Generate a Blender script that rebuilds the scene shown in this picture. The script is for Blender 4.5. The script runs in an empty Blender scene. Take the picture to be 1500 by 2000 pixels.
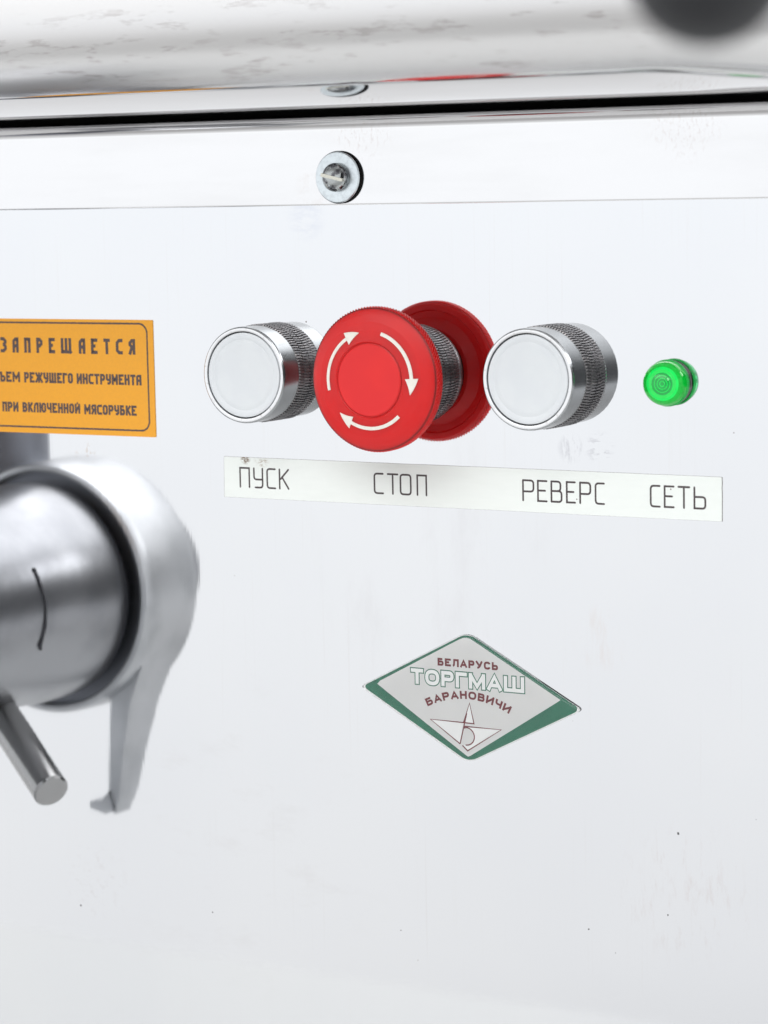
import bpy, bmesh, math, random
from mathutils import Vector, Matrix
random.seed(7)
S = 0.001                      # everything below is written in millimetres
SC = bpy.context.scene
COL = SC.collection
PI = math.pi

# ------------------------------------------------------------------ camera
cam_d = bpy.data.cameras.new('camera')
cam = bpy.data.objects.new('camera', cam_d)
COL.objects.link(cam)
R_ = Vector((0.86093647, 0.50833721, -0.01953636))
U_ = Vector((-0.04377199, 0.11228543, 0.99271144))
F_ = Vector((-0.50682581, 0.85380634, -0.11892155))
mw = Matrix((R_, U_, -F_)).transposed().to_4x4()
mw.translation = Vector((376.84678768, -693.89580245, 52.08123133)) * S
cam.matrix_world = mw
cam_d.sensor_fit = 'VERTICAL'
cam_d.sensor_height = 36.0
cam_d.lens = 5320.34 / 2000 * 36.0
cam_d.clip_start = 0.02
cam_d.clip_end = 60
cam_d.dof.use_dof = True
cam_d.dof.focus_distance = 0.80
cam_d.dof.aperture_fstop = 20
SC.camera = cam

# ------------------------------------------------------------------ studio light
world = bpy.data.worlds.new("World")
SC.world = world
world.use_nodes = True
wt = world.node_tree
wt.nodes.clear()
w_out = wt.nodes.new('ShaderNodeOutputWorld')
w_bg = wt.nodes.new('ShaderNodeBackground')
w_tc = wt.nodes.new('ShaderNodeTexCoord')
w_sep = wt.nodes.new('ShaderNodeSeparateXYZ')
w_map = wt.nodes.new('ShaderNodeMapRange')
w_rmp = wt.nodes.new('ShaderNodeValToRGB')
wt.links.new(w_tc.outputs['Generated'], w_sep.inputs[0])
wt.links.new(w_sep.outputs['Z'], w_map.inputs['Value'])
w_map.inputs['From Min'].default_value = -1
w_map.inputs['From Max'].default_value = 1
wt.links.new(w_map.outputs[0], w_rmp.inputs[0])
wt.links.new(w_rmp.outputs[0], w_bg.inputs['Color'])
wt.links.new(w_bg.outputs[0], w_out.inputs['Surface'])
cr = w_rmp.color_ramp
cr.elements[0].position = 0.0
cr.elements[0].color = (.42, .42, .42, 1)
cr.elements[1].position = 1.0
cr.elements[1].color = (1.0, 1.0, 1.02, 1)
for pos, c in ((.30, (.62, .62, .62, 1)), (.36, (.86, .865, .875, 1)), (.50, (1.03, 1.05, 1.075, 1)), (.56, (1.1, 1.11, 1.12, 1))):
    e = cr.elements.new(pos)
    e.color = c
w_bg.inputs['Strength'].default_value = 1.16


def area(name, loc, target, sx, sy, power, col=(1, 1, 1)):
    d = bpy.data.lights.new(name, 'AREA')
    d.shape = 'RECTANGLE'
    d.size = sx
    d.size_y = sy
    d.energy = power
    d.color = col
    o = bpy.data.objects.new(name, d)
    COL.objects.link(o)
    o.location = loc
    o.rotation_euler = (Vector(target) - Vector(loc)).to_track_quat('-Z', 'Y').to_euler()
    return o


area('softbox_key', (0.70, -0.82, 0.50), (0.05, 0, 0), .20, .30, 2.0)
area('fill_top', (-0.1, -0.85, 1.3), (-.05, 0, 0), 1.8, 1.6, 24)  # added overhead fill, lifts the matt caps and stickers

SC.render.engine = 'CYCLES'
SC.cycles.max_bounces = 14
SC.cycles.glossy_bounces = 8
SC.cycles.transmission_bounces = 10
SC.cycles.sample_clamp_indirect = 6
SC.cycles.use_denoising = True
SC.view_settings.view_transform = 'Standard'
SC.view_settings.look = 'None'
SC.view_settings.exposure = 0
SC.view_settings.gamma = 1


# ------------------------------------------------------------------ material helpers
def mat(name, col, rough=.5, metal=0., spec=.5, **kw):
    m = bpy.data.materials.new(name)
    m.use_nodes = True
    b = m.node_tree.nodes['Principled BSDF']
    b.inputs['Base Color'].default_value = (*col, 1)
    b.inputs['Roughness'].default_value = rough
    b.inputs['Metallic'].default_value = metal
    b.inputs['Specular IOR Level'].default_value = spec
    for k, v in kw.items():
        b.inputs[k.replace('_', ' ')].default_value = v
    return m


class NT:
    """small node-writing helper"""
    def __init__(s, m):
        s.t = m.node_tree
        s.b = s.t.nodes['Principled BSDF']
        s.co = s.t.nodes.new('ShaderNodeTexCoord').outputs['Object']

    def put(s, sock, v):
        if isinstance(v, bpy.types.NodeSocket):
            s.t.links.new(v, sock)
        else:
            sock.default_value = v

    def mapping(s, scale, loc=(0, 0, 0)):
        n = s.t.nodes.new('ShaderNodeMapping')
        s.t.links.new(s.co, n.inputs[0])
        n.inputs['Scale'].default_value = scale
        n.inputs['Location'].default_value = loc
        return n.outputs[0]

    def noise(s, scale, vec=None, detail=3, rough=.5):
        n = s.t.nodes.new('ShaderNodeTexNoise')
        n.inputs['Scale'].default_value = scale
        n.inputs['Detail'].default_value = detail
        n.inputs['Roughness'].default_value = rough
        s.t.links.new(vec or s.co, n.inputs['Vector'])
        return n.outputs['Fac']

    def ramp(s, v, a, b, lo=0., hi=1.):
        n = s.t.nodes.new('ShaderNodeMapRange')
        n.interpolation_type = 'SMOOTHSTEP'
        s.put(n.inputs['Value'], v)
        n.inputs['From Min'].default_value = a
        n.inputs['From Max'].default_value = b
        n.inputs['To Min'].default_value = lo
        n.inputs['To Max'].default_value = hi
        return n.outputs[0]

    def math(s, op, a, b=0.):
        n = s.t.nodes.new('ShaderNodeMath')
        n.operation = op
        s.put(n.inputs[0], a)
        s.put(n.inputs[1], b)
        return n.outputs[0]

    def mix(s, f, a, b):
        n = s.t.nodes.new('ShaderNodeMix')
        n.data_type = 'RGBA'
        s.put(n.inputs[0], f)
        s.put(n.inputs[6], a if isinstance(a, bpy.types.NodeSocket) else (*a, 1))
        s.put(n.inputs[7], b if isinstance(b, bpy.types.NodeSocket) else (*b, 1))
        return n.outputs[2]

    def bump(s, h, strength, dist):
        n = s.t.nodes.new('ShaderNodeBump')
        n.inputs['Strength'].default_value = strength
        n.inputs['Distance'].default_value = dist
        s.t.links.new(h, n.inputs['Height'])
        s.t.links.new(n.outputs[0], s.b.inputs['Normal'])
        return n

    def dist(s, p):
        n = s.t.nodes.new('ShaderNodeVectorMath')
        n.operation = 'DISTANCE'
        s.t.links.new(s.co, n.inputs[0])
        n.inputs[1].default_value = p
        return n.outputs['Value']

    def voronoi(s, scale, vec=None):
        n = s.t.nodes.new('ShaderNodeTexVoronoi')
        n.inputs['Scale'].default_value = scale
        s.t.links.new(vec or s.co, n.inputs['Vector'])
        return n


def specks(nt, col, scale, radius, share, dark):
    """sparse dust grains, each with its own size"""
    v = nt.voronoi(scale)
    sep = nt.t.nodes.new('ShaderNodeSeparateColor')
    nt.t.links.new(v.outputs['Color'], sep.inputs[0])
    on = nt.math('LESS_THAN', sep.outputs[0], share)
    rr = nt.math('MULTIPLY', sep.outputs[1], radius)
    inside = nt.math('LESS_THAN', v.outputs['Distance'], rr)
    return nt.mix(nt.math('MULTIPLY', on, inside), col, dark)


# polished stainless sheet of the front panel
M = {}
m = M['panel'] = mat('polished_stainless_sheet', (.87, .885, .905), .035, 1.0)
nt = NT(m)
nt.b.inputs['Anisotropic'].default_value = .75
tan = nt.t.nodes.new('ShaderNodeCombineXYZ')
tan.inputs[2].default_value = 1.0
nt.t.links.new(tan.outputs[0], nt.b.inputs['Tangent'])
cloud = nt.noise(9, detail=4)
c0 = nt.mix(nt.ramp(cloud, .35, .7), (.752, .762, .780), (.772, .780, .792))
streak = nt.noise(1, nt.mapping((900, 1, 16)), detail=4)
c0 = nt.mix(nt.ramp(streak, .58, .85, 0, .28), c0, (.70, .69, .685))


def smudge(nt, c, p, r, col, amt, sc=260, lo=.48, hi=.62, stretch=(1, 1, 1)):
    mask = nt.ramp(nt.dist(tuple(x * S for x in p)), r * S, r * S * .35)
    n = nt.ramp(nt.noise(sc, nt.mapping(stretch), detail=5, rough=.65), lo, hi)
    return nt.mix(nt.math('MULTIPLY', nt.math('MULTIPLY', mask, n), amt), c, col)


c0 = smudge(nt, c0, (27.5, 0, -23.5), 5, (.50, .50, .53), .6, 220, .45, .6, (1.6, 1, .5))
c0 = smudge(nt, c0, (36.5, 0, -23), 5.5, (.50, .50, .53), .55, 330, .5, .62, (.6, 1, 1.4))
c0 = smudge(nt, c0, (37, 0, -78), 11, (.70, .62, .58), .45, 130, .42, .7, (1.5, 1, .35))
c0 = smudge(nt, c0, (-145, 0, -31), 5, (.60, .50, .42), .55, 420, .52, .66)
c0 = smudge(nt, c0, (-60, 0, 43), 8, (.65, .67, .73), .6, 90, .4, .6, (.7, 1, 2))
c0 = smudge(nt, c0, (62, 0, -150), 26, (.66, .61, .60), .4, 300, .5, .7, (1.3, 1, .35))
c0 = smudge(nt, c0, (-146, 0, -170), 16, (.66, .64, .64), .4, 300, .5, .7)
for q, rad_, dk in (((60.2, -132.5), .45, .15), ((56.8, -156.7), .3, .2), ((-152.9, -179.0), .38, .12), ((-32.0, -172.3), .22, .2), ((31.5, -164.0), .32, .25), ((-101, -175), .3, .2), ((84, -126), .22, .3), ((40, -170), .2, .3)):
    wob = nt.math('ADD', nt.dist((q[0] * S, 0, q[1] * S)), nt.math('MULTIPLY', nt.noise(2600, detail=1), .0004))
    c0 = nt.mix(nt.ramp(wob, (rad_ + .20) * S, (rad_ + .08) * S), c0, (dk, dk, dk))
c0 = smudge(nt, c0, (-20, 0, -60), 60, (.67, .66, .67), .35, 45, .50, .75, (1, 1, .4))
c0 = smudge(nt, c0, (-90, 0, -150), 70, (.68, .67, .67), .3, 60, .52, .75, (.6, 1, 1.4))
c0 = specks(nt, c0, 80, .026, .40, (.30, .27, .27))
c0 = specks(nt, c0, 190, .032, .12, (.45, .42, .40))
nt.put(nt.b.inputs['Base Color'], c0)
comb = nt.noise(1, nt.mapping((1500, 1, 12)), detail=2)
wav = nt.noise(14, detail=1)
hh = nt.math('ADD', nt.math('MULTIPLY', comb, .0000017), nt.math('MULTIPLY', wav, .000045))
nt.bump(hh, 1, 1)

# folded trim strip, softer polish
m = M['strip'] = mat('satin_stainless_strip', (.93, .935, .945), .10, 1.0)
nt = NT(m)
c0 = nt.mix(nt.ramp(nt.noise(1, nt.mapping((14, 14, 90)), detail=4), .4, .75, 0, .7), (.79, .789, .795), (.74, .737, .74))
c0 = smudge(nt, c0, (-39, 0, 70), 14, (.60, .54, .52), .4, 900, .50, .68, (1, 1, .5))
c0 = smudge(nt, c0, (64, 0, 70), 16, (.60, .54, .52), .4, 1000, .50, .68, (1, 1, .5))
c0 = smudge(nt, c0, (-56, 0, 52), 9, (.70, .66, .64), .4, 200, .45, .7)
c0 = specks(nt, c0, 90, .025, .25, (.35, .30, .30))
nt.put(nt.b.inputs['Base Color'], c0)

# lid: mottled stainless
m = M['lid'] = mat('mottled_stainless_lid', (.84, .83, .83), .10, 1.0)
nt = NT(m)
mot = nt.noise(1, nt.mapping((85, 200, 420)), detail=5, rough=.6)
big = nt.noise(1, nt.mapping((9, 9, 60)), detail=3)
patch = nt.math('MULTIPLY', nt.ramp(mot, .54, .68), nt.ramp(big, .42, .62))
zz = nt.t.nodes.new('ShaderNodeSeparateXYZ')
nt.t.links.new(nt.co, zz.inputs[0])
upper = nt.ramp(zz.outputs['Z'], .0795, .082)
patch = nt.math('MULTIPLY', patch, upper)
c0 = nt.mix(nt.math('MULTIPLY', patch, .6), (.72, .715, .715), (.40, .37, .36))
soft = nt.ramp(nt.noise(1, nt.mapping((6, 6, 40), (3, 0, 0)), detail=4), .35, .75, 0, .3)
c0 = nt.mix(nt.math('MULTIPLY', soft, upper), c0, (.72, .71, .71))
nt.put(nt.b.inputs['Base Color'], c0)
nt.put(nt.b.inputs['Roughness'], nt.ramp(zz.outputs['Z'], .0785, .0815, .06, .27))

M['void'] = mat('matt_black_void', (.004, .004, .004), .8, 0, .2)  # matt black; behind the gap it stands in for the shade inside
M['inside'] = mat('dull_inside_steel', (.02, .02, .02), .7, .0)

# bezels and knurled rings
m = M['bezel'] = mat('satin_chrome', (.38, .392, .40), .21, 1.0)
nt = NT(m)
nt.put(nt.b.inputs['Base Color'], nt.mix(nt.ramp(nt.noise(500, detail=4), .62, .75, 0, .5), (.38, .392, .40), (.28, .275, .27)))
m = M['bezel_face'] = mat('bright_chrome_face', (.88, .89, .90), .26, 1.0)
nt = NT(m)
nt.put(nt.b.inputs['Base Color'], nt.mix(nt.ramp(nt.noise(600, detail=4), .60, .72, 0, .6), (.80, .805, .815), (.55, .53, .52)))
m = M['knurl'] = mat('dark_knurled_steel', (.20, .195, .20), .32, 1.0)
nt = NT(m)
nt.put(nt.b.inputs['Base Color'], nt.mix(nt.ramp(nt.noise(900, detail=4), .50, .70), (.21, .205, .21), (.36, .335, .33)))


def plastic(name, col, col2, rough, spec=.5, scale=160, bump=0.):
    m = mat(name, col, rough, 0, spec)
    nt = NT(m)
    nt.put(nt.b.inputs['Base Color'], nt.mix(nt.ramp(nt.noise(scale, detail=5), .35, .7), col, col2))
    if bump:
        nt.bump(nt.noise(1800, detail=2), bump, .00005)
    return m


M['white_cap'] = plastic('white_button_plastic', (.63, .655, .675), (.65, .675, .69), .28, .5)
M['red'] = plastic('red_plastic', (.63, .013, .013), (.59, .011, .012), .40, .35, 90, .25)
M['red_disc'] = plastic('red_plastic_matt', (.64, .018, .020), (.68, .020, .020), .46, .35, 90, .3)
b_ = M['red'].node_tree.nodes['Principled BSDF']
b_.inputs['Subsurface Weight'].default_value = .9
b_.inputs['Subsurface Radius'].default_value = (1, .05, .04)
b_.inputs['Subsurface Scale'].default_value = .010
m = M['arrow'] = plastic('ivory_arrow_paint', (.76, .73, .67), (.70, .67, .60), .45, .4, 700)
m = M['tape'] = mat('white_tape', (.84, .86, .83), .55, 0, .35)
nt = NT(m)
c0 = nt.mix(nt.ramp(nt.noise(1, nt.mapping((120, 1, 500)), detail=3), .3, .8), (.765, .795, .765), (.745, .775, .745))
c0 = smudge(nt, c0, (-84, 0, -30.2), 2.2, (.20, .14, .10), .95, 1300, .44, .50, (.7, 1, 1.6))
c0 = smudge(nt, c0, (-78, 0, -30.2), 3.4, (.35, .28, .22), .8, 1500, .52, .56, (.5, 1, 3))
c0 = specks(nt, c0, 240, .06, .10, (.25, .22, .2))
nt.put(nt.b.inputs['Base Color'], c0)
M['tape_edge'] = mat('tape_cut_edge', (.16, .14, .13), .6)
M['tape_ink'] = mat('dark_tape_print', (.055, .040, .042), .5)
m = M['orange'] = mat('orange_sticker', (.80, .37, .030), .5, 0, .35)
nt = NT(m)
c0 = nt.mix(nt.ramp(nt.noise(1600, detail=2), .3, .7), (.80, .358, .028), (.765, .342, .030))
nt.put(nt.b.inputs['Base Color'], c0)
M['orange_ink'] = mat('brown_grey_sticker_print', (.095, .070, .066), .55, 0, .3)
M['badge_silver'] = mat('badge_silver_print', (.70, .70, .69), .45, 0)
M['badge_green'] = mat('badge_green_print', (.0, .14, .075), .4)
M['badge_white'] = mat('badge_white_print', (.86, .87, .86), .4)
M['badge_red'] = mat('badge_maroon_print', (.15, .005, .010), .45)
m = M['resin'] = mat('clear_resin', (1, 1, 1), .02, 0, .5, Transmission_Weight=1.0, IOR=1.35)
m = M['green_glass'] = mat('green_lens_plastic', (.09, 1.0, .34), .015, 0, .5, Transmission_Weight=1.0, IOR=1.38)
m = M['green_rim'] = mat('green_lens_rim', (.02, .62, .13), .2, 0, .5, Transmission_Weight=.35, IOR=1.45)
M['dark_ring'] = mat('dark_nickel_ring', (.16, .15, .15), .18, 1.0)
M['lens_bright'] = mat('lens_reflector_bright', (.26, .86, .32), .5)
M['lens_mid'] = mat('lens_reflector_mid', (.05, .85, .30), .5)
M['lens_dark'] = mat('lens_reflector_dark', (.05, .62, .14), .5)
M['lens_ring'] = mat('lens_ring_olive', (.22, .40, .22), .5)
for k, c_, e_ in (('lens_bright', (.25, 1, .36), .11), ('lens_mid', (.02, 1, .25), .22), ('lens_dark', (.0, .8, .12), .14), ('lens_ring', (.25, .6, .30), .08)):
    b_ = M[k].node_tree.nodes['Principled BSDF']
    b_.inputs['Emission Color'].default_value = (*c_, 1)
    b_.inputs['Emission Strength'].default_value = e_
m = M['zinc'] = mat('blue_zinc_washer', (.70, .76, .79), .34, 1.0)
nt = NT(m)
nt.put(nt.b.inputs['Base Color'], nt.mix(nt.ramp(nt.noise(900, detail=4), .4, .7), (.72, .78, .81), (.62, .67, .70)))
m = M['screw'] = mat('screw_steel', (.62, .64, .63), .14, 1.0)
nt = NT(m)
nt.put(nt.b.inputs['Base Color'], nt.mix(nt.ramp(nt.noise(420, detail=4), .45, .6), (.42, .44, .44), (.12, .12, .13)))
nt.bump(nt.noise(500, detail=3), .5, .0003)
M['slot'] = mat('bright_slot_glint', (.80, .79, .70), .4, .5)  # the slot's bright reflection is put into this colour
m = M['cast'] = mat('ground_cast_steel', (.42, .425, .44), .3, 1.0)
nt = NT(m)
nt.put(nt.b.inputs['Base Color'], nt.mix(nt.ramp(nt.noise(30, detail=5), .4, .7), (.38, .385, .40), (.28, .285, .30)))
nt.bump(nt.noise(60, detail=2), .3, .0006)
m = M['cast_matt'] = mat('blasted_steel_nut', (.76, .775, .79), .42, 1.0)
nt = NT(m)
nt.put(nt.b.inputs['Base Color'], nt.mix(nt.ramp(nt.noise(45, detail=4), .35, .7), (.60, .61, .625), (.46, .47, .485)))
m = M['dark_tube'] = mat('dark_steel_tube', (.27, .28, .31), .5, 1.0)
M['rod'] = mat('turned_steel_rod', (.45, .445, .44), .2, 1.0)
M['scar'] = mat('dark_scar', (.11, .11, .12), .5, .5)
M['table'] = mat('white_table_top', (.56, .565, .56), .6)
M['black_cloth'] = mat('black_cloth', (.012, .012, .014), .9, 0, .1)
M['black_paint'] = mat('black_painted_metal', (.018, .019, .022), .5)


# ------------------------------------------------------------------ mesh helpers
def thing(name, label, cat, loc=(0, 0, 0), group=None):
    o = bpy.data.objects.new(name, None)
    COL.objects.link(o)
    o.empty_display_size = .01
    o.location = Vector(loc) * S
    o['label'] = label
    o['category'] = cat
    if group:
        o['group'] = group
    return o


def mesh(name, verts, faces, m, parent=None, smooth=None, mats=None, fm=None):
    me = bpy.data.meshes.new(name)
    me.from_pydata([Vector(v) * S for v in verts], [], faces)
    bm = bmesh.new()
    bm.from_mesh(me)
    bmesh.ops.recalc_face_normals(bm, faces=bm.faces)
    bm.to_mesh(me)
    bm.free()
    for mm in (mats or [m]):
        me.materials.append(mm)
    if fm:
        for p, i in zip(me.polygons, fm):
            p.material_index = i
    if smooth is not None:
        for p in me.polygons:
            p.use_smooth = True
        me.set_sharp_from_angle(angle=math.radians(smooth))
    o = bpy.data.objects.new(name, me)
    COL.objects.link(o)
    if parent:
        o.parent = parent
    return o


def lathe(prof, n=96, cx=0, cz=0, hold=True):
    """prof: list of (height above the panel, radius) about an axis pointing out of the panel"""
    V, F = [], []
    rings = []
    # holding loops keep long straight walls flat under smooth shading
    full = [prof[0]]
    for (h0, r0), (h1, r1) in zip(prof, prof[1:]):
        L = math.hypot(h1 - h0, r1 - r0)
        if L > 2.0 and r0 > 1 and r1 > 1 and hold:
            for t in (.12 / L, 1 - .12 / L):
                full.append((h0 + (h1 - h0) * t, r0 + (r1 - r0) * t))
        full.append((h1, r1))
    for h, r in full:
        if r <= 1e-6:
            rings.append([len(V)])
            V.append((cx, -h, cz))
        else:
            rings.append(list(range(len(V), len(V) + n)))
            for i in range(n):
                a = 2 * PI * i / n
                V.append((cx + r * math.cos(a), -h, cz + r * math.sin(a)))
    for A, B in zip(rings, rings[1:]):
        if len(A) == 1 and len(B) == 1:
            continue
        for i in range(n):
            j = (i + 1) % n
            if len(A) == 1:
                F.append((A[0], B[i], B[j]))
            elif len(B) == 1:
                F.append((A[i], A[j], B[0]))
            else:
                F.append((A[i], A[j], B[j], B[i]))
    return V, F


def toothed(rows, n, depth, twist=0., duty=.5, jitter=0.):
    """rows of (h, r, tooth scale): outline with n raised ribs, twisted with height"""
    V, F = [], []
    k = n * 4
    h0 = rows[0][0]
    rnd = [random.uniform(-1, 1) * jitter for _ in range(n)]
    for h, r, ts in rows:
        for i in range(n):
            for q, (off, up) in enumerate(((-.5 * duty - .12, 0), (-.5 * duty + .06, 1), (.5 * duty - .06, 1), (.5 * duty + .12, 0))):
                a = 2 * PI * (i + off) / n + twist * (h - h0)
                rr = r + (depth + rnd[i]) * up * ts
                V.append((rr * math.cos(a), -h, rr * math.sin(a)))
    for j in range(len(rows) - 1):
        for i in range(k):
            i2 = (i + 1) % k
            F.append((j * k + i, j * k + i2, (j + 1) * k + i2, (j + 1) * k + i))
    return V, F


def join(*vf):
    V, F = [], []
    for v, f in vf:
        o = len(V)
        V += list(v)
        F += [tuple(i + o for i in q) for q in f]
    return V, F


def prism(poly, h0, h1):
    """polygon in the panel's x,z plane between two heights"""
    n = len(poly)
    V = [(x, -h0, z) for x, z in poly] + [(x, -h1, z) for x, z in poly]
    F = [tuple(range(n)), tuple(range(2 * n - 1, n - 1, -1))]
    F += [(i, (i + 1) % n, (i + 1) % n + n, i + n) for i in range(n)]
    return V, F


def rpoly(x0, z0, x1, z1, r, n=6):
    P = []
    for cx, cz, a0 in ((x1 - r, z1 - r, 0), (x0 + r, z1 - r, 90), (x0 + r, z0 + r, 180), (x1 - r, z0 + r, 270)):
        for i in range(n + 1):
            a = math.radians(a0 + 90 * i / n)
            P.append((cx + r * math.cos(a), cz + r * math.sin(a)))
    return P


def box(x0, x1, y0, y1, z0, z1):
    V = [(x, y, z) for x in (x0, x1) for y in (y0, y1) for z in (z0, z1)]
    F = [(0, 1, 3, 2), (4, 6, 7, 5), (0, 4, 5, 1), (2, 3, 7, 6), (0, 2, 6, 4), (1, 5, 7, 3)]
    return V, F


def tube(p0, p1, r, n=40, cap=.8):
    p0, p1 = Vector(p0), Vector(p1)
    d = (p1 - p0).normalized()
    a = d.orthogonal().normalized()
    b = d.cross(a)
    V, F = [], []
    L = (p1 - p0).length
    prof = [(0, 0), (0, r - cap), (cap, r), (L - cap, r), (L, r - cap), (L, 0)]
    rings = []
    for t, rr in prof:
        c = p0 + d * t
        if rr < 1e-6:
            rings.append([len(V)])
            V.append(tuple(c))
        else:
            rings.append(list(range(len(V), len(V) + n)))
            for i in range(n):
                q = 2 * PI * i / n
                V.append(tuple(c + a * rr * math.cos(q) + b * rr * math.sin(q)))
    for A, B in zip(rings, rings[1:]):
        for i in range(n):
            j = (i + 1) % n
            if len(A) == 1:
                F.append((A[0], B[i], B[j]))
            elif len(B) == 1:
                F.append((A[i], A[j], B[0]))
            else:
                F.append((A[i], A[j], B[j], B[i]))
    return V, F


# ------------------------------------------------------------------ stroke lettering
# each glyph: advance width factor and polylines on a unit box; third value marks a rounded / cut corner
G = {
    'А': (1, [[(0, 0), (0, 1, 1), (1, 1), (1, 0)], [(0, .42), (1, .42)]]),
    'Б': (1, [[(.95, 1), (0, 1), (0, 0), (.3, 0)], [(.2, 0), (1, 0, 1), (1, .55, 1), (.05, .55)]]),
    'В': (1, [[(0, 0), (0, 1)], [(0, 1), (.9, 1, 1), (.9, .53, 1), (.05, .53)], [(.6, .53), (1, .53, 1), (1, 0, 1), (0, 0)]]),
    'Г': (.9, [[(0, 0), (0, 1), (1, 1)]]),
    'Е': (1, [[(1, 1), (0, 1), (0, 0), (1, 0)], [(0, .52), (.82, .52)]]),
    'Ж': (1.7, [[(.5, 0), (.5, 1)], [(0, 1), (.36, .5), (0, 0)], [(1, 1), (.64, .5), (1, 0)], [(.3, .5), (.7, .5)]]),
    'З': (1, [[(0, 1), (1, 1, 1), (1, .52, 1), (.3, .52)], [(.6, .52), (1, .52, 1), (1, 0, 1), (0, 0)]]),
    'И': (1.1, [[(0, 1), (0, 0)], [(0, .06), (1, .94)], [(1, 1), (1, 0)]]),
    'Й': (1.1, [[(0, 1), (0, 0)], [(0, .06), (1, .94)], [(1, 1), (1, 0)], [(.3, 1.2), (.7, 1.2)]]),
    'К': (1, [[(0, 0), (0, 1)], [(1, 1), (.12, .50)], [(.30, .58), (1, 0)]]),
    'Л': (1.05, [[(0, 0), (.12, .7), (.3, 1, 1), (1, 1), (1, 0)]]),
    'М': (1.35, [[(0, 0), (0, 1)], [(0, .95), (.5, .35), (1, .95)], [(1, 1), (1, 0)]]),
    'Н': (1, [[(0, 0), (0, 1)], [(1, 0), (1, 1)], [(0, .52), (1, .52)]]),
    'О': (1, [[(.5, 1), (1, 1, 1), (1, 0, 1), (0, 0, 1), (0, 1, 1), (.5, 1)]]),
    'П': (1, [[(0, 0), (0, 1), (1, 1), (1, 0)]]),
    'Р': (1, [[(0, 0), (0, 1)], [(0, 1), (1, 1, 1), (1, .45, 1), (.05, .45)]]),
    'С': (1, [[(1, 1), (0, 1, 1), (0, 0, 1), (1, 0)]]),
    'Т': (1, [[(0, 1), (1, 1)], [(.5, 1), (.5, 0)]]),
    'У': (1, [[(0, 1), (0, .42, 1), (1, .42)], [(1, 1), (1, 0, 1), (.15, 0)]]),
    'Ч': (1, [[(0, 1), (0, .42, 1), (1, .42)], [(1, 1), (1, 0)]]),
    'Ш': (1.6, [[(0, 1), (0, 0), (1, 0), (1, 1)], [(.5, 0), (.5, 1)]]),
    'Щ': (1.6, [[(0, 1), (0, 0), (1.02, 0), (1.10, -.12)], [(.96, 0), (.96, 1)], [(.48, 0), (.48, 1)]]),
    'Ъ': (1.2, [[(-.02, 1), (.32, 1), (.32, 0), (.5, 0)], [(.4, 0), (1, 0, 1), (1, .55, 1), (.35, .55)]]),
    'Ь': (1, [[(0, 1), (0, 0), (.3, 0)], [(.2, 0), (1, 0, 1), (1, .55, 1), (.05, .55)]]),
    'Ю': (1.6, [[(0, 0), (0, 1)], [(0, .52), (.42, .52)], [(.7, 1), (1, 1, 1), (1, 0, 1), (.42, 0, 1), (.42, 1, 1), (.7, 1)]]),
    'Я': (1, [[(1, 0), (1, 1)], [(1, 1), (0, 1, 1), (0, .47, 1), (.95, .47)], [(.5, .47), (0, 0)]]),
}
# wider sans-serif forms for the badge
GB = dict(G)
GB.update({
    'А': (1.15, [[(0, 0), (.5, 1), (1, 0)], [(.2, .27), (.8, .27)]]),
    'О': (1.15, [[(.5, 1), (1, 1, 2), (1, 0, 2), (0, 0, 2), (0, 1, 2), (.5, 1)]]),
    'С': (1.1, [[(1, .76), (.9, 1, 2), (0, 1, 2), (0, 0, 2), (.9, 0, 2), (1, .24)]]),
    'У': (1.1, [[(0, 1), (.55, .35)], [(1, 1), (.5, .05, 1), (.12, 0)]]),
    'М': (1.3, [[(0, 0), (0, 1)], [(.03, .95), (.5, .08), (.97, .95)], [(1, 1), (1, 0)]]),
    'Л': (1.1, [[(-.05, 0), (.18, .05, 1), (.25, 1), (1, 1), (1, 0)]]),
})


def corner_pts(pts, w, h, rad, seg):
    """expand marked corners into arcs (seg>1) or cuts (seg=1)"""
    P = [Vector((p[0] * w, p[1] * h)) for p in pts]
    out = []
    for i, p in enumerate(pts):
        if len(p) < 3 or i in (0, len(pts) - 1):
            out.append(P[i])
            continue
        a, b = P[i - 1] - P[i], P[i + 1] - P[i]
        r = rad * (2.4 if p[2] == 2 else 1)
        la = min(r, a.length * (.5 if len(pts[i - 1]) > 2 else 1))
        lb = min(r, b.length * (.5 if len(pts[i + 1]) > 2 else 1))
        la = lb = min(la, lb)
        p0, p1 = P[i] + a.normalized() * la, P[i] + b.normalized() * lb
        for k in range(seg + 1):
            t = k / seg
            out.append(p0 * (1 - t) ** 2 + P[i] * 2 * t * (1 - t) * (1 if seg > 1 else 0) + p1 * t * t if seg > 1 else (p0 if k == 0 else p1))
    q = [out[0]]
    for v in out[1:]:
        if (v - q[-1]).length > 1e-4:
            q.append(v)
    return q


_z = [0]


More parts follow.
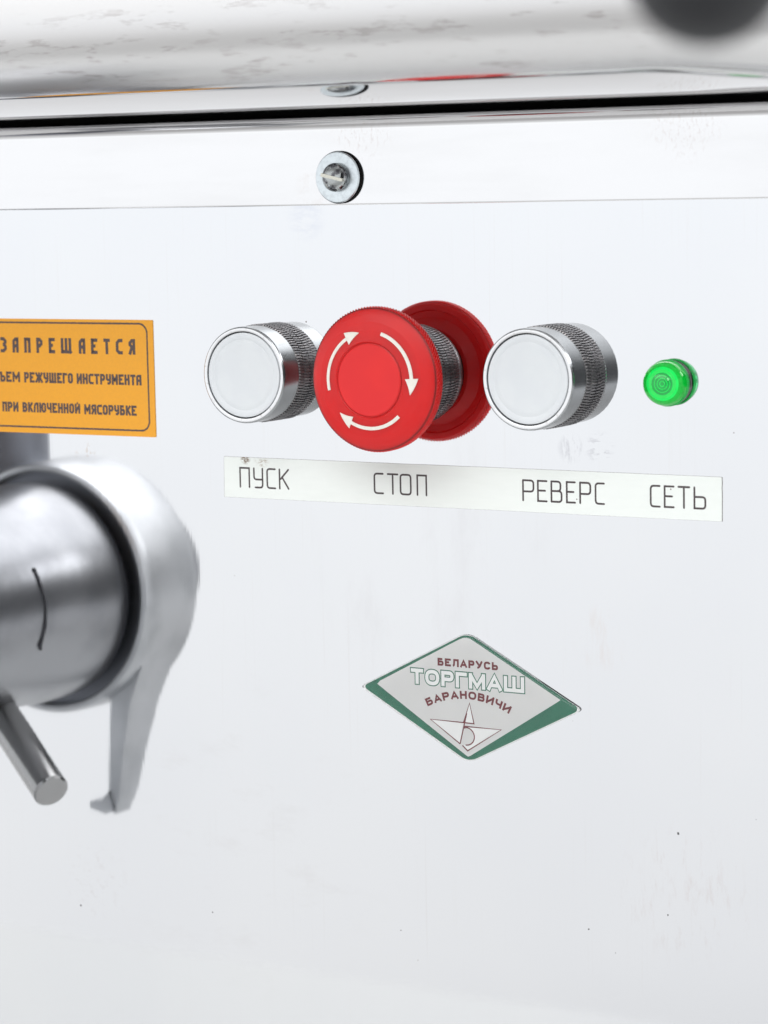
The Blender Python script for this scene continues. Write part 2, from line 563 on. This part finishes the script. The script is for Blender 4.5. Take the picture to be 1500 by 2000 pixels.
def ribbon(V, F, P, s, y, fn, roundcap=False, jag=0.):
    """flat strip of width s along P (2-D), written through fn(x, z) at height y"""
    _z[0] = (_z[0] + 1) % 12
    y = y + _z[0] * .0022
    closed = (P[0] - P[-1]).length < 1e-4
    if closed:
        P = P[:-1]
    if jag:
        Q = []
        m_ = len(P) if closed else len(P) - 1
        for i in range(m_):
            a, b = P[i], P[(i + 1) % len(P)]
            k = max(1, int((b - a).length / .22))
            for j in range(k):
                Q.append(a.lerp(b, j / k))
        if not closed:
            Q.append(P[-1])
        P = Q
    n = len(P)
    L, Rr = [], []
    for i in range(n):
        if closed:
            a, b = P[i] - P[i - 1], P[(i + 1) % n] - P[i]
        else:
            a = P[i] - P[i - 1] if i else P[1] - P[0]
            b = P[i + 1] - P[i] if i < n - 1 else a
        a, b = a.normalized(), b.normalized()
        t = (a + b)
        t = t.normalized() if t.length > .2 else a
        nn = Vector((-t.y, t.x))
        k = min(1.6, 1 / max(.3, nn.dot(Vector((-a.y, a.x)))))
        jl = random.uniform(-jag, jag)
        jr = random.uniform(-jag, jag)
        L.append(P[i] + nn * (s / 2 * k + jl))
        Rr.append(P[i] - nn * (s / 2 * k + jr))
    o = len(V)
    for a, b in zip(L, Rr):
        for q in (a, b):
            x, z = fn(q.x, q.y)
            V.append((x, -y, z))
    for i in range(n if closed else n - 1):
        j = (i + 1) % n
        F.append((o + 2 * i, o + 2 * j, o + 2 * j + 1, o + 2 * i + 1))
    if roundcap and not closed:
        for c, d in ((P[0], (P[0] - P[1]).normalized()), (P[-1], (P[-1] - P[-2]).normalized())):
            o = len(V)
            a0 = math.atan2(d.y, d.x)
            K = 8
            for k in range(K + 1):
                a = a0 - PI / 2 + PI * k / K
                x, z = fn(c.x + s / 2 * math.cos(a), c.y + s / 2 * math.sin(a))
                V.append((x, -y, z))
            F.append(tuple(range(o, o + K + 1)))


def glyph(V, F, ch, x, z, w, h, s, y, rad, seg=6, fn=None, roundcap=False, table=G, jag=0., inset=True):
    """letter whose ink box is w x h with lower left corner x, z"""
    fn = fn or (lambda a, b: (a, b))
    i = s / 2 if inset else 0
    for st in table[ch][1]:
        P = corner_pts(st, w - 2 * i, h - 2 * i, rad, seg)
        P = [Vector((p.x + x + i, p.y + z + i)) for p in P]
        if not roundcap and len(st) > 1:           # butt ends reach the ink box
            for e, f in ((0, 1), (-1, -2)):
                q = st[e]
                d = (P[e] - P[f]).normalized()
                if q[1] in (0, 1) and abs(d.y) > .5:
                    P[e] = P[e] + d * i
                elif abs(d.x) > .9 and q[0] in (0, 1) and q[1] in (0, 1) and ch not in 'ОЮ':
                    P[e] = P[e] + d * i
        ribbon(V, F, P, s, y, fn, roundcap, jag)


# ------------------------------------------------------------------ surroundings
def struct(name, V, F, m, smooth=None):
    o = mesh(name, V, F, m, None, smooth)
    o['kind'] = 'structure'
    return o


struct('table_top', *box(-1500, 900, -405, 420, -350, -330), M['table'])
struct('black_flag', *box(590, 2100, -1420, -1400, -340, 760), M['black_cloth'])  # added black flag out of view, darkens reflections in the bezel sides

# ------------------------------------------------------------------ machine housing
X0, X1 = -420, 300
XS = [X0 + (X1 - X0) * i / 120 for i in range(121)]


def sweep(prof_fn, xs=XS):
    V, F = [], []
    n = None
    for x in xs:
        p = prof_fn(x)
        n = len(p)
        V += [(x, y, z) for y, z in p]
    for i in range(len(xs) - 1):
        for j in range(n - 1):
            F.append((i * n + j, i * n + j + 1, (i + 1) * n + j + 1, (i + 1) * n + j))
    return V, F


housing = thing('machine_housing', 'polished stainless steel housing with trim strip and overhanging lid, carrying the row of buttons', 'machine')
mesh('front_panel', *box(X0, X1, 0, 1.2, -330, 47.2), M['panel'], housing)

# folded trim strip: proud of the panel, rolled back at the top into the gap
def strip_prof(x):
    z0 = 46.6
    P = [(-.02, z0), (-.95, z0 + .02), (-1.1, z0 + .25)]
    R = 6.0
    zt = 73.5
    for i in range(13):
        a = (PI / 2) * i / 12
        P.append((-1.1 + R * (1 - math.cos(a)) * .9, zt - 4.6 + 4.6 * math.sin(a)))
    P.insert(3, (-1.1, z0 + .6))
    P.insert(4, (-1.1, zt - 5.0))
    P.append((14, zt))
    return P


mesh('trim_strip', *sweep(strip_prof, [X0, X1]), M['strip'], housing, 40)
mesh('gap_shade', *box(X0, X1, 12, 13, 70, 84), M['void'], housing)  # black sheet painted as the shade inside the gap
mesh('inner_wall', *box(X0, X1, 6, 7, -330, 70), M['inside'], housing)


def smooth01(t):
    t = max(0, min(1, t))
    return t * t * (3 - 2 * t)


def lid_prof(x):
    """starts in the gap, runs out as a gently curved underside, then one broad roll up into the face"""
    P = [(14, 74.9), (2, 74.5), (-19, 74.34)]
    L = 54.0 - 28 * smooth01((x - 84) / 50)
    y, z = -20.0 - (54 - L), 74.34

    def arc(ds, a0, a1, n, y, z):
        out = []
        for i in range(1, n + 1):
            am = math.radians(a0 + (a1 - a0) * (i - .5) / n)
            y -= ds / n * math.cos(am)
            z += ds / n * math.sin(am)
            out.append((y, z))
        return out
    P.append((y, z))
    for ds, a0, a1, n in ((L, 0, 8.7 * L / 54, 24), (8 * math.radians(18), 8.7 * L / 54, 26, 12), (22 * math.radians(60), 26, 86, 28), (34 * math.radians(20), 86, 106, 12), (30, 106, 130, 12)):
        q = arc(ds, a0, a1, n, y, z)
        P += q
        y, z = q[-1]
    P += [(y + 60, z + 12), (300, z + 12)]
    return P


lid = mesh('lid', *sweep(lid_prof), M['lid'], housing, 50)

# ------------------------------------------------------------------ washer and slotted screw
sx, sz = -47.3, 54.8
scr = thing('slotted_screw', 'slotted round-head screw on a blue-grey zinc washer in the trim strip', 'screw', (sx, -1.1, sz))
w = mesh('washer', *lathe([(0, 3), (0, 6.9), (.3, 7.35), (1.35, 7.6), (1.7, 7.3), (1.75, 6.8), (1.75, 3.6), (0.2, 3.4)], 80), M['zinc'], scr, 35)
ring_dark = mesh('washer_edge', *lathe([(-.0, 7.4), (.02, 7.75), (.75, 7.78), (.8, 7.3)], 80), M['void'], scr, 35)  # black ring around the washer edge
# head: dome with a slot cut across
hv, hf = [], []
N = 64
prof = [(1.7, 4.1), (2.6, 4.25), (3.3, 4.15), (4.0, 3.5), (4.5, 2.5), (4.75, 1.3), (4.8, 0)]
head = mesh('screw_head', *lathe(prof, N), M['screw'], scr, 40)
a = math.radians(-13)
ca, sa = math.cos(a), math.sin(a)
bar = [(-3.75, -.5), (3.75, -.45), (3.75, .45), (-3.75, .5)]
# slot as a raised pale bar with burrs, its glint put into the colour
poly = [(x * ca - z * sa, x * sa + z * ca) for x, z in bar]
V, F = prism(poly, 3.0, 4.95)
slot = mesh('slot', V, F, M['slot'], head)
for bx, bz, br in ((-1.2, .75, 1.2), (-1.4, -.9, 1.1), (.3, -1.3, 1.2), (1.7, -2.2, .7), (2.6, .8, .6)):
    pass
bv, bf = [], []
for bx, bz, br in ((-1.3, .75, 1.1), (.2, -.9, 1.0)):
    x0, z0 = bx * ca - bz * sa, bx * sa + bz * ca
    pts = [(x0 + br * (.7 + .3 * random.random()) * math.cos(t * PI / 4.5), z0 + br * .55 * (.7 + .4 * random.random()) * math.sin(t * PI / 4.5)) for t in range(9)]
    (bv, bf) = join((bv, bf), prism(pts, 3.4, 4.72 - .08 * (abs(bx) + abs(bz))))
mesh('burr', bv, bf, M['slot'], head)

# ------------------------------------------------------------------ push buttons
def bezel_ring(parent, top, rs=14.5):
    """knurled collar touching the panel"""
    rows = [(0.05, 14.0, 0), (.35, 14.35, 1), (2.85, 14.35, 1), (3.0, 14.2, 0.2)]
    rows2 = [(3.05, 14.2, .2), (3.25, 14.35, 1), (6.0, 14.35, 1), (6.3, 14.1, 0)]
    a = toothed(rows, 104, .5, .004, .46, .05)
    b = toothed(rows2, 104, .5, .004, .46, .05)
    b = ([(x * math.cos(.03) - z * math.sin(.03), y, x * math.sin(.03) + z * math.cos(.03)) for x, y, z in b[0]], b[1])
    return mesh('knurled_ring', *join(a, b), M['knurl'], parent)


def push_button(cx, cz, label):
    t = thing('push_button', label, 'push button', (cx, 0, cz), 'white push buttons on the panel')
    bezel_ring(t, 6)
    side = lathe([(6.2, 13.6), (6.25, 14.35), (6.5, 14.5), (13.9, 14.5), (14.35, 14.38), (14.6, 14.05)], 128)
    mesh('bezel', *side, M['bezel'], t, 30)
    face = lathe([(14.6, 14.05), (14.68, 13.5), (14.55, 13.12), (13.6, 13.0), (10, 13.0)], 128)
    mesh('bezel_rim', *face, M['bezel_face'], t, 30)
    cap = lathe([(10, 12.72), (14.15, 12.72), (14.4, 12.6), (14.5, 12.35), (14.52, 10.95), (14.42, 10.75), (14.40, 10.6), (14.5, 10.35), (14.56, 9.0), (14.6, 0)], 128)
    mesh('cap', *cap, M['white_cap'], t, 30)
    return t


push_button(-74.4, -3.4, 'white round push button directly left of the red stop button')
push_button(21.35, -2.9, 'white round push button between the red stop button and the green lamp')

# ------------------------------------------------------------------ emergency stop
rx, rz = -26.25, -3.5
es = thing('emergency_stop_button', 'red mushroom stop button with three white curved arrows', 'stop button', (rx, 0, rz))
bezel_ring(es, 6)
mesh('collar', *lathe([(6.2, 13.6), (6.3, 14.2), (6.8, 14.4), (8.4, 14.2), (8.6, 12.5), (9.0, 11.2)], 128), M['knurl'], es, 30)
mesh('stem', *lathe([(7, 11.2), (11.5, 11.0), (12.2, 11.6), (13.4, 13.2)], 96), M['void'], es, 30)
under = lathe([(12.4, 10.5), (12.8, 13.4), (14.6, 15.6), (15.2, 16.2), (15.2, 18.1), (14.6, 18.5), (14.7, 20.2), (15.4, 20.75), (15.9, 20.75)], 160)
rimt = toothed([(15.7, 20.62, 0), (15.95, 20.72, 1), (18.3, 20.78, 1), (18.9, 20.55, .5), (19.15, 20.35, 0)], 132, .38, -.035, .5)
top = lathe([(19.0, 20.75), (19.35, 20.3), (20.1, 18.8), (20.9, 16.8), (21.5, 14.3), (21.95, 11.5), (22.0, 11.15), (21.72, 10.95), (21.6, 10.75), (21.75, 10.5)], 160)
cap = mesh('mushroom_head', *join(under, rimt, top), M['red'], es, 28)
disc = lathe([(21.75, 10.5), (21.98, 10.2), (22.05, 8), (22.1, 0)], 128)
mesh('centre_disc', *disc, M['red_disc'], cap, 28)


def face_h(r):
    pr = [(11.15, 22.0), (14.3, 21.5), (16.8, 20.9), (18.8, 20.1)]
    for (r0, h0), (r1, h1) in zip(pr, pr[1:]):
        if r <= r1:
            return h0 + (h1 - h0) * (r - r0) / (r1 - r0)
    return 20


def arrow(a_start, a_neck, a_tip):
    V, F = [], []
    n = 26

    def strip(angs, widths, topz=.17):
        k0 = len(V)
        for a, (ri, ro) in zip(angs, widths):
            for r, dz in ((ri, -.15), (ri + .1, topz), (ro - .1, topz), (ro, -.15)):
                t = math.radians(a)
                V.append((r * math.cos(t), -(face_h(r) + dz), r * math.sin(t)))
        for i in range(len(angs) - 1):
            for j in range(3):
                F.append((k0 + 4 * i + j, k0 + 4 * i + j + 1, k0 + 4 * i + 5 + j, k0 + 4 * i + 4 + j))
        F.append((k0, k0 + 1, k0 + 2, k0 + 3))
        e = k0 + 4 * (len(angs) - 1)
        F.append((e + 3, e + 2, e + 1, e))
    strip([a_start + (a_neck - a_start) * i / n for i in range(n + 1)], [(13.4, 14.55)] * (n + 1))
    m_ = 8
    strip([a_neck + (a_tip - a_neck) * i / m_ for i in range(m_ + 1)],
          [(14 - 1.9 * (1 - i / m_) - .12, 14 + 1.9 * (1 - i / m_) + .12) for i in range(m_ + 1)])
    return V, F


for a0 in (193, 73, -47):
    mesh('arrow', *arrow(a0, a0 - 70.5, a0 - 89.5), M['arrow'], cap)

# ------------------------------------------------------------------ green indicator lamp
gx, gz = 58.9, -4.0
lamp = thing('indicator_lamp', 'small green domed indicator lamp at the right end of the button row', 'indicator lamp', (gx, 0, gz))
mesh('base_ring', *lathe([(0.02, 6.3), (.2, 6.15), (1.2, 6.15), (1.4, 6.0), (1.45, 5.2)], 96), M['dark_ring'], lamp, 30)
pr = [(1.9, 0), (1.9, 6.1), (2.2, 6.25), (3.0, 6.27)]
for i in range(19):
    a = PI / 2 * i / 18
    pr.append((3.6 + 6.3 * math.sin(a), 6.25 * math.cos(a)))
pr[-1] = (9.9, 0)
lens = mesh('lens', *lathe(pr, 96), M['green_glass'], lamp, 50)
mesh('lens_rim', *join(toothed([(1.5, 6.1, 0), (1.65, 6.35, 1), (2.7, 6.35, 1), (3.1, 6.30, 0)], 84, .22, 0, .5), lathe([(1.5, 4.5), (1.5, 6.2)], 84)), M['green_rim'], lens)
names = ['lens_ring', 'lens_bright', 'lens_mid', 'lens_dark']
refl = [(.50, 0, 5.40), (.66, 1, 5.40), (1.12, 0, 5.38), (1.28, 1, 5.36), (1.80, 0, 5.33), (1.96, 1, 5.3), (2.5, 0, 5.2), (3.2, 1, 4.8), (3.75, 2, 4.4), (4.9, 3, 2.3), (5.9, 3, 2.1)]
V, F, fm = [], [], []
n = 72
prev, ph = 0.001, 5.4
for r, k, h in refl:
    o = len(V)
    for q, hq in ((prev, ph), (r, h)):
        for i in range(n):
            a = 2 * PI * i / n
            V.append((q * math.cos(a), -hq, q * math.sin(a)))
    for i in range(n):
        F.append((o + i, o + (i + 1) % n, o + n + (i + 1) % n, o + n + i))
        fm.append(k)
    prev, ph = r, h
mesh('reflector', V, F, None, lamp, mats=[M[k] for k in names], fm=fm)

# ------------------------------------------------------------------ white label strip
tape = thing('label_strip', 'long narrow white tape lettered with four words under the buttons', 'label', (0, 0, 0))
TP = [(-91.9, -29.75), (74.3, -29.95), (74.25, -42.45), (-92.2, -42.35)]
# hand-cut tape: slightly uneven outline
out = []
for (xa, za), (xb, zb) in zip(TP, TP[1:] + TP[:1]):
    k = 40 if abs(xb - xa) > 20 else 8
    for i in range(k):
        t = i / k
        out.append((xa + (xb - xa) * t + random.uniform(-.05, .05) * (k == 8), za + (zb - za) * t + random.uniform(-.035, .035)))
mesh('backing', *prism([(x * 1 + .0, z) for x, z in out], .02, .16), M['tape_edge'], tape)
inner = [((x + 8.8) * .9989 - 8.8 + .0, (z + 36.1) * .9935 - 36.1) for x, z in out]
mesh('tape', *prism(inner, .03, .19), M['tape'], tape)
words = {
    'ПУСК': [(-86.1, 3.35), (-81.0, 3.1), (-76.2, 2.9), (-71.7, 3.2)],
    'СТОП': [(-38.05, 2.95), (-33.4, 3.35), (-29.05, 3.5), (-23.3, 3.05)],
    'РЕВЕРС': [(11.95, 3.4), (16.8, 2.8), (21.15, 3.25), (26.1, 2.6), (30.35, 3.25), (35.25, 2.65)],
    'СЕТЬ': [(52.5, 2.75), (56.8, 2.75), (61.05, 3.3), (65.9, 3.3)],
}
for wd, pos in words.items():
    V, F = [], []
    for ch, (x, wdt) in zip(wd, pos):
        glyph(V, F, ch, x, -38.95 if x < 0 else -39.05, wdt, 5.85, .56, .20, 1.0, 6, None, True, G, 0, False)
    o = mesh('printed_word', V, F, M['tape_ink'], tape)

# ------------------------------------------------------------------ orange warning sticker
sgn = thing('warning_sticker', 'orange rectangular warning sticker with dark lettering left of the buttons', 'sticker')
mesh('sheet', *prism(rpoly(-188, -24.65, -117.3, 12.0, .3, 2), .02, .22), M['orange'], sgn)
V, F = [], []
fr = rpoly(-185.6, -22.7, -119.6, 10.8, 3.0, 8)
ribbon(V, F, [Vector(p) for p in fr + fr[:1]], .55, .24, lambda a, b: (a, b), False, .05)
mesh('border', V, F, M['orange_ink'], sgn)


def block_line(text, x0, x1, z, h, s, jag, wfac=1.0, gapf=.14, spacef=.75):
    """fit a line between x0 and x1"""
    tot = 0
    for ch in text:
        tot += (spacef if ch == ' ' else G[ch][0] ** wfac) + (gapf if ch != ' ' else 0)
    tot -= gapf
    u = (x1 - x0) / tot
    x = x0
    V, F = [], []
    parts = []
    for ch in text:
        if ch == ' ':
            x += spacef * u
            parts.append((V, F))
            V, F = [], []
            continue
        wch = G[ch][0] ** wfac * u
        glyph(V, F, ch, x, z, wch, h, s, .24, h * .11, 1, None, False, G, jag)
        x += wch + gapf * u
    parts.append((V, F))
    for V, F in parts:
        mesh('printed_word', V, F, M['orange_ink'], sgn)


# first line: letters widely spaced at measured positions
V, F = [], []
for ch, x, x2 in zip('ЗАПРЕЩАЕТСЯ', (-177.6, -172.7, -167.95, -163.05, -158.1, -153.25, -146.2, -141.35, -136.45, -131.7, -126.75),
                     (-175.0, -170.2, -165.35, -160.5, -155.6, -149.0, -143.6, -138.8, -133.95, -129.05, -124.2)):
    glyph(V, F, ch, x, 1.1, x2 - x, 4.9, 1.05, .24, .75, 1, None, False, G, .05)
mesh('printed_word', V, F, M['orange_ink'], sgn)
block_line('СЪЕМ', -181.3, -170.1, -8.4, 3.35, .77, .04)
block_line('РЕЖУЩЕГО', -168.4, -148.9, -8.45, 3.35, .77, .04, .8)
block_line('ИНСТРУМЕНТА', -147.4, -122.2, -8.5, 3.35, .77, .04, .6)
block_line('ПРИ', -177.7, -171.15, -18.0, 3.2, .74, .04)
block_line('ВКЛЮЧЕННОЙ', -169.5, -146.4, -18.0, 3.2, .74, .04, .7)
block_line('МЯСОРУБКЕ', -144.8, -124.4, -18.1, 3.2, .74, .04, .8)

# ------------------------------------------------------------------ diamond badge
bdg = thing('maker_badge', 'diamond-shaped green and silver resin badge low on the panel', 'badge')
BL, BT, BR, BB = (-43.79, -97.9), (-7.3, -79.2), (30.2, -99.16), (-7.45, -118.0)


def diamond(ins, rnd=3.2, n=7):
    """rounded rhombus inset by ins"""
    C = Vector(((BL[0] + BR[0]) / 2, (BT[1] + BB[1]) / 2))
    P = [Vector(p) for p in (BL, BT, BR, BB)]
    # inset each side
    out = []
    Q = []
    for i in range(4):
        a, b, c = P[i - 1], P[i], P[(i + 1) % 4]
        d1, d2 = (b - a).normalized(), (c - b).normalized()
        n1, n2 = Vector((d1.y, -d1.x)), Vector((d2.y, -d2.x))
        bis = (n1 + n2).normalized()
        Q.append(b + bis * ins / max(.2, bis.dot(n1)))
    for i in range(4):
        a, b, c = Q[i - 1], Q[i], Q[(i + 1) % 4]
        r = rnd if i % 2 else rnd * .55
        r = max(.6, r - ins * .5)
        u, v_ = (a - b).normalized(), (c - b).normalized()
        p0, p1 = b + u * r, b + v_ * r
        for k in range(n + 1):
            t = k / n
            out.append(p0 * (1 - t) ** 2 + b * 2 * t * (1 - t) + p1 * t * t)
    return [(p.x, p.y) for p in out]


# outer corners sit beyond the rounded tips
BL, BT, BR, BB = (-44.3, -97.9), (-7.35, -78.95), (30.5, -99.2), (-7.45, -118.3)
mesh('base_plate', *prism(diamond(.3), .02, .18), M['badge_white'], bdg)
mesh('green_border', *prism(diamond(.6), .18, .20), M['badge_green'], bdg)
hsil = .22
field = [(-38.6, -97.3), (-37.4, -95.9), (-9.3, -81.4), (-7.3, -80.9), (-5.4, -81.5), (22.6, -96.2), (23.3, -97.0), (22.4, -98.0), (-6.4, -115.9), (-7.4, -116.3), (-8.3, -115.9), (-38.2, -97.6)]
# silver field: narrow at the top borders, wide green wedges below
mesh('silver_field', *prism([(-38.2, -96.75), (-37.2, -95.75), (-9.8, -81.35), (-8.5, -80.85), (-7.3, -80.75), (-6.2, -81.0), (-5.0, -81.6), (23.4, -96.9), (-6.6, -115.9), (-7.4, -116.2), (-8.2, -115.8)], .2, hsil), M['badge_silver'], bdg)


def flat(name, polys, h, m):
    V, F = [], []
    for i, P in enumerate(polys):
        o = len(V)
        V += [(x, -(h + i * .002), z) for x, z in P]
        F.append(tuple(range(o, o + len(P))))
    return mesh(name, V, F, m, bdg)


def badge_word(text, x0, x1, z0, h, s, m, y, fn=None, gap=.22, ext=0., space=None):
    tot = sum(GB[c][0] for c in text) + gap * (len(text) - 1)
    u = (x1 - x0) / tot
    V, F = [], []
    x = x0
    for ch in text:
        wch = GB[ch][0] * u
        glyph(V, F, ch, x - ext, z0 - ext, wch + 2 * ext, h + 2 * ext, s + 2 * ext, y, h * .27, 6, fn, False, GB)
        x += wch + gap * u
    return mesh('printed_word', V, F, m, bdg)


badge_word('БЕЛАРУСЬ', -17.2, 3.1, -89.6, 2.35, .62, M['badge_red'], .24)
badge_word('ТОРГМАШ', -26.4, 11.7, -95.7, 4.65, 1.12, M['badge_green'], .235, gap=.16, ext=.30)
badge_word('ТОРГМАШ', -26.4, 11.7, -95.7, 4.65, 1.12, M['badge_white'], .27, gap=.16)


def bend(x, z):
    # arch the third line about a centre below the badge
    r0 = 30.0
    cx, cz = -7.2, -98.95 - r0
    a = (x - cx) / r0
    r = r0 + (z + 98.95)
    return cx + r * math.sin(a), cz + r * math.cos(a)


badge_word('БАРАНОВИЧИ', -21.3, 7.0, -98.95, 2.4, .62, M['badge_red'], .24, fn=bend)
arc_ = [(-7.9 + 2.75 * math.cos(t), -110.15 + 2.65 * math.sin(t)) for t in [math.radians(95 - 190 * i / 16) for i in range(17)]]
flat('emblem_fill', [[(-6.6, -100.1), (-5.2, -106.1), (-8.7, -106.1)],
                     [(-20.0, -106.0), (-8.9, -106.1), (-10.0, -112.6)],
                     [(-8.4, -107.2), (3.9, -107.2), (-7.5, -114.5), (-9.2, -113.0)][:1] + [(3.9, -107.2), (-7.5, -114.5), (-9.2, -113.0)] + arc_[::-1]], .236, M['badge_white'])
V, F = [], []
idf = lambda a, b: (a, b)
for P in ([(-8.75, -106.1), (-6.6, -100.1), (-5.2, -106.15), (-8.75, -106.1)],
          [(-8.8, -106.1), (-20.0, -106.0), (-10.0, -112.6)],
          [(-7.6, -103.2), (-10.0, -112.6)],
          [(-8.3, -107.9), (-8.4, -107.2), (3.9, -107.2), (-7.5, -114.5), (-9.2, -113.0)],
          arc_):
    ribbon(V, F, [Vector(p) for p in P], .36, .246, idf)
mesh('emblem_outline', V, F, M['badge_red'], bdg)
# clear resin dome over the print
V, F = [], []
layers = [(.0, .31), (.0, .55), (.12, .95), (.42, 1.3), (.95, 1.5), (1.9, 1.58)]
first = None
n = None
for ins, h in layers:
    P = diamond(ins)
    n = len(P)
    V += [(x, -h, z) for x, z in P]
for j in range(len(layers) - 1):
    for i in range(n):
        F.append((j * n + i, j * n + (i + 1) % n, (j + 1) * n + (i + 1) % n, (j + 1) * n + i))
V.append((-7.4, -1.66, -98.5))
for i in range(n):
    F.append(((len(layers) - 1) * n + i, (len(layers) - 1) * n + (i + 1) % n, len(V) - 1))
F.append(tuple(range(n)))
mesh('resin_dome', V, F, M['resin'], bdg, 60)

# ------------------------------------------------------------------ grinder head (left of the picture, seen mirrored in the panel)
hx, hz = -232.0, -91.5
gh = thing('grinder_head', 'round steel grinder head with ring nut and lever, mirrored at the left edge', 'grinder head', (hx, 0, hz))
barrel = mesh('barrel', *lathe([(0, 30), (0, 36), (6, 36.5), (20, 35.5), (45, 37.2), (60, 39), (70, 39.8), (77, 39.8), (82, 39.8), (86, 39.2), (88.2, 37.4), (89, 34)], 128, hold=False), M['cast'], gh, 35)
mesh('groove', *lathe([(80, 30), (93, 30), (93, 43.4)], 96), M['dark_tube'], gh, 35)  # toned dark for the shade between barrel and nut
nut = mesh('ring_nut', *lathe([(96, 42.6), (88.6, 42.8), (87.8, 43.1), (87.5, 43.9), (88.2, 45.2), (90.2, 46.0), (93, 46.1), (116, 46.5), (119, 45.9), (121, 43.5), (123, 30)], 160, hold=False), M['cast_matt'], gh, 30)
mesh('nose', *lathe([(122.5, 30.5), (124, 30), (150, 26), (153, 24), (153.5, 10), (153, 0)], 96), M['cast'], gh, 35)


def lug():
    # inner and outer edge of the lug with its depth along the axis
    P = [((26, -18), (45.5, -8), 116), ((23.5, -38), (38, -26), 116), ((22.4, -50), (31.5, -42), 114), ((21.6, -64), (28.0, -60), 110), ((21.2, -74), (25.6, -76), 106.5), ((19.5, -80), (23.5, -83), 104)]
    V, F = [], []
    for (xi, zi), (xo, zo), h in P:
        V += [(xi, -95, zi), (xo, -95, zo), (xo, -h, zo), (xi, -h, zi)]
    for i in range(len(P) - 1):
        for j in range(4):
            F.append((4 * i + j, 4 * i + (j + 1) % 4, 4 * i + 4 + (j + 1) % 4, 4 * i + 4 + j))
    F += [(0, 1, 2, 3), tuple(range(len(V) - 4, len(V)))]
    return V, F


mesh('nut_lug', *lug(), M['cast_matt'], nut)
foot = [(21.5, -74.5), (23.4, -81.6), (20, -83), (13.5, -81.6), (12.6, -79.8), (14.0, -78.6), (18.5, -78)]
mesh('lug_hook', *prism(foot, 94, 105), M['cast_matt'], nut)
tx = -264 - hx
mesh('feed_tube', *tube((tx, -106, 24), (tx, -106, 92), 18, 48), M['dark_tube'], gh, 35)
scar_pts = [(-2.5, 23), (-1.9, 17), (-.9, 11), (-1.6, 3), (-3.0, -4), (-2.2, -5.5)]
sv, sf = [], []
for (u, z), (u2, z2) in zip(scar_pts, scar_pts[1:]):
    def on(u_, z_, w_):
        h_ = 42 + u_
        return (math.sqrt(37.6 ** 2 - (z_ - 7) ** 2) + w_, -h_, z_ - 7)
    j0 = len(sv)
    sv += [on(u - .3, z, .12), on(u + .3, z, .22), on(u2 + .3, z2, .22), on(u2 - .3, z2, .12), on(u - .5, z, -2), on(u + .5, z, -2), on(u2 + .5, z2, -2), on(u2 - .5, z2, -2)]
    sf += [tuple(j0 + i for i in q) for q in ((0, 1, 2, 3), (4, 7, 6, 5), (0, 3, 7, 4), (1, 5, 6, 2), (0, 4, 5, 1), (3, 2, 6, 7))]
mesh('weld_scar', sv, sf, M['scar'], barrel)
mesh('lever', *tube((-250 - hx, -62, -112.5 - hz), (-183.2 - hx, -25.5, -149.4 - hz), 6.2, 56, .7), M['rod'], gh, 35)

# ------------------------------------------------------------------ black ball added in front of the lid for the dark blur
kb = thing('black_ball', 'added black ball on a stem, standing in for a dark blurred shape at the top right', 'knob', (256, -420, 75))
pr = [(8.8 * math.cos(PI * i / 28), 8.8 * math.sin(PI * i / 28)) for i in range(29)]
pr[0], pr[-1] = (8.8, 0), (-8.8, 0)
mesh('ball', *lathe(pr, 56, hold=False), M['black_paint'], kb, 60)
mesh('stem', *tube((0, 4, 5), (-136, 320, 82), 4, 24), M['rod'], kb, 40)
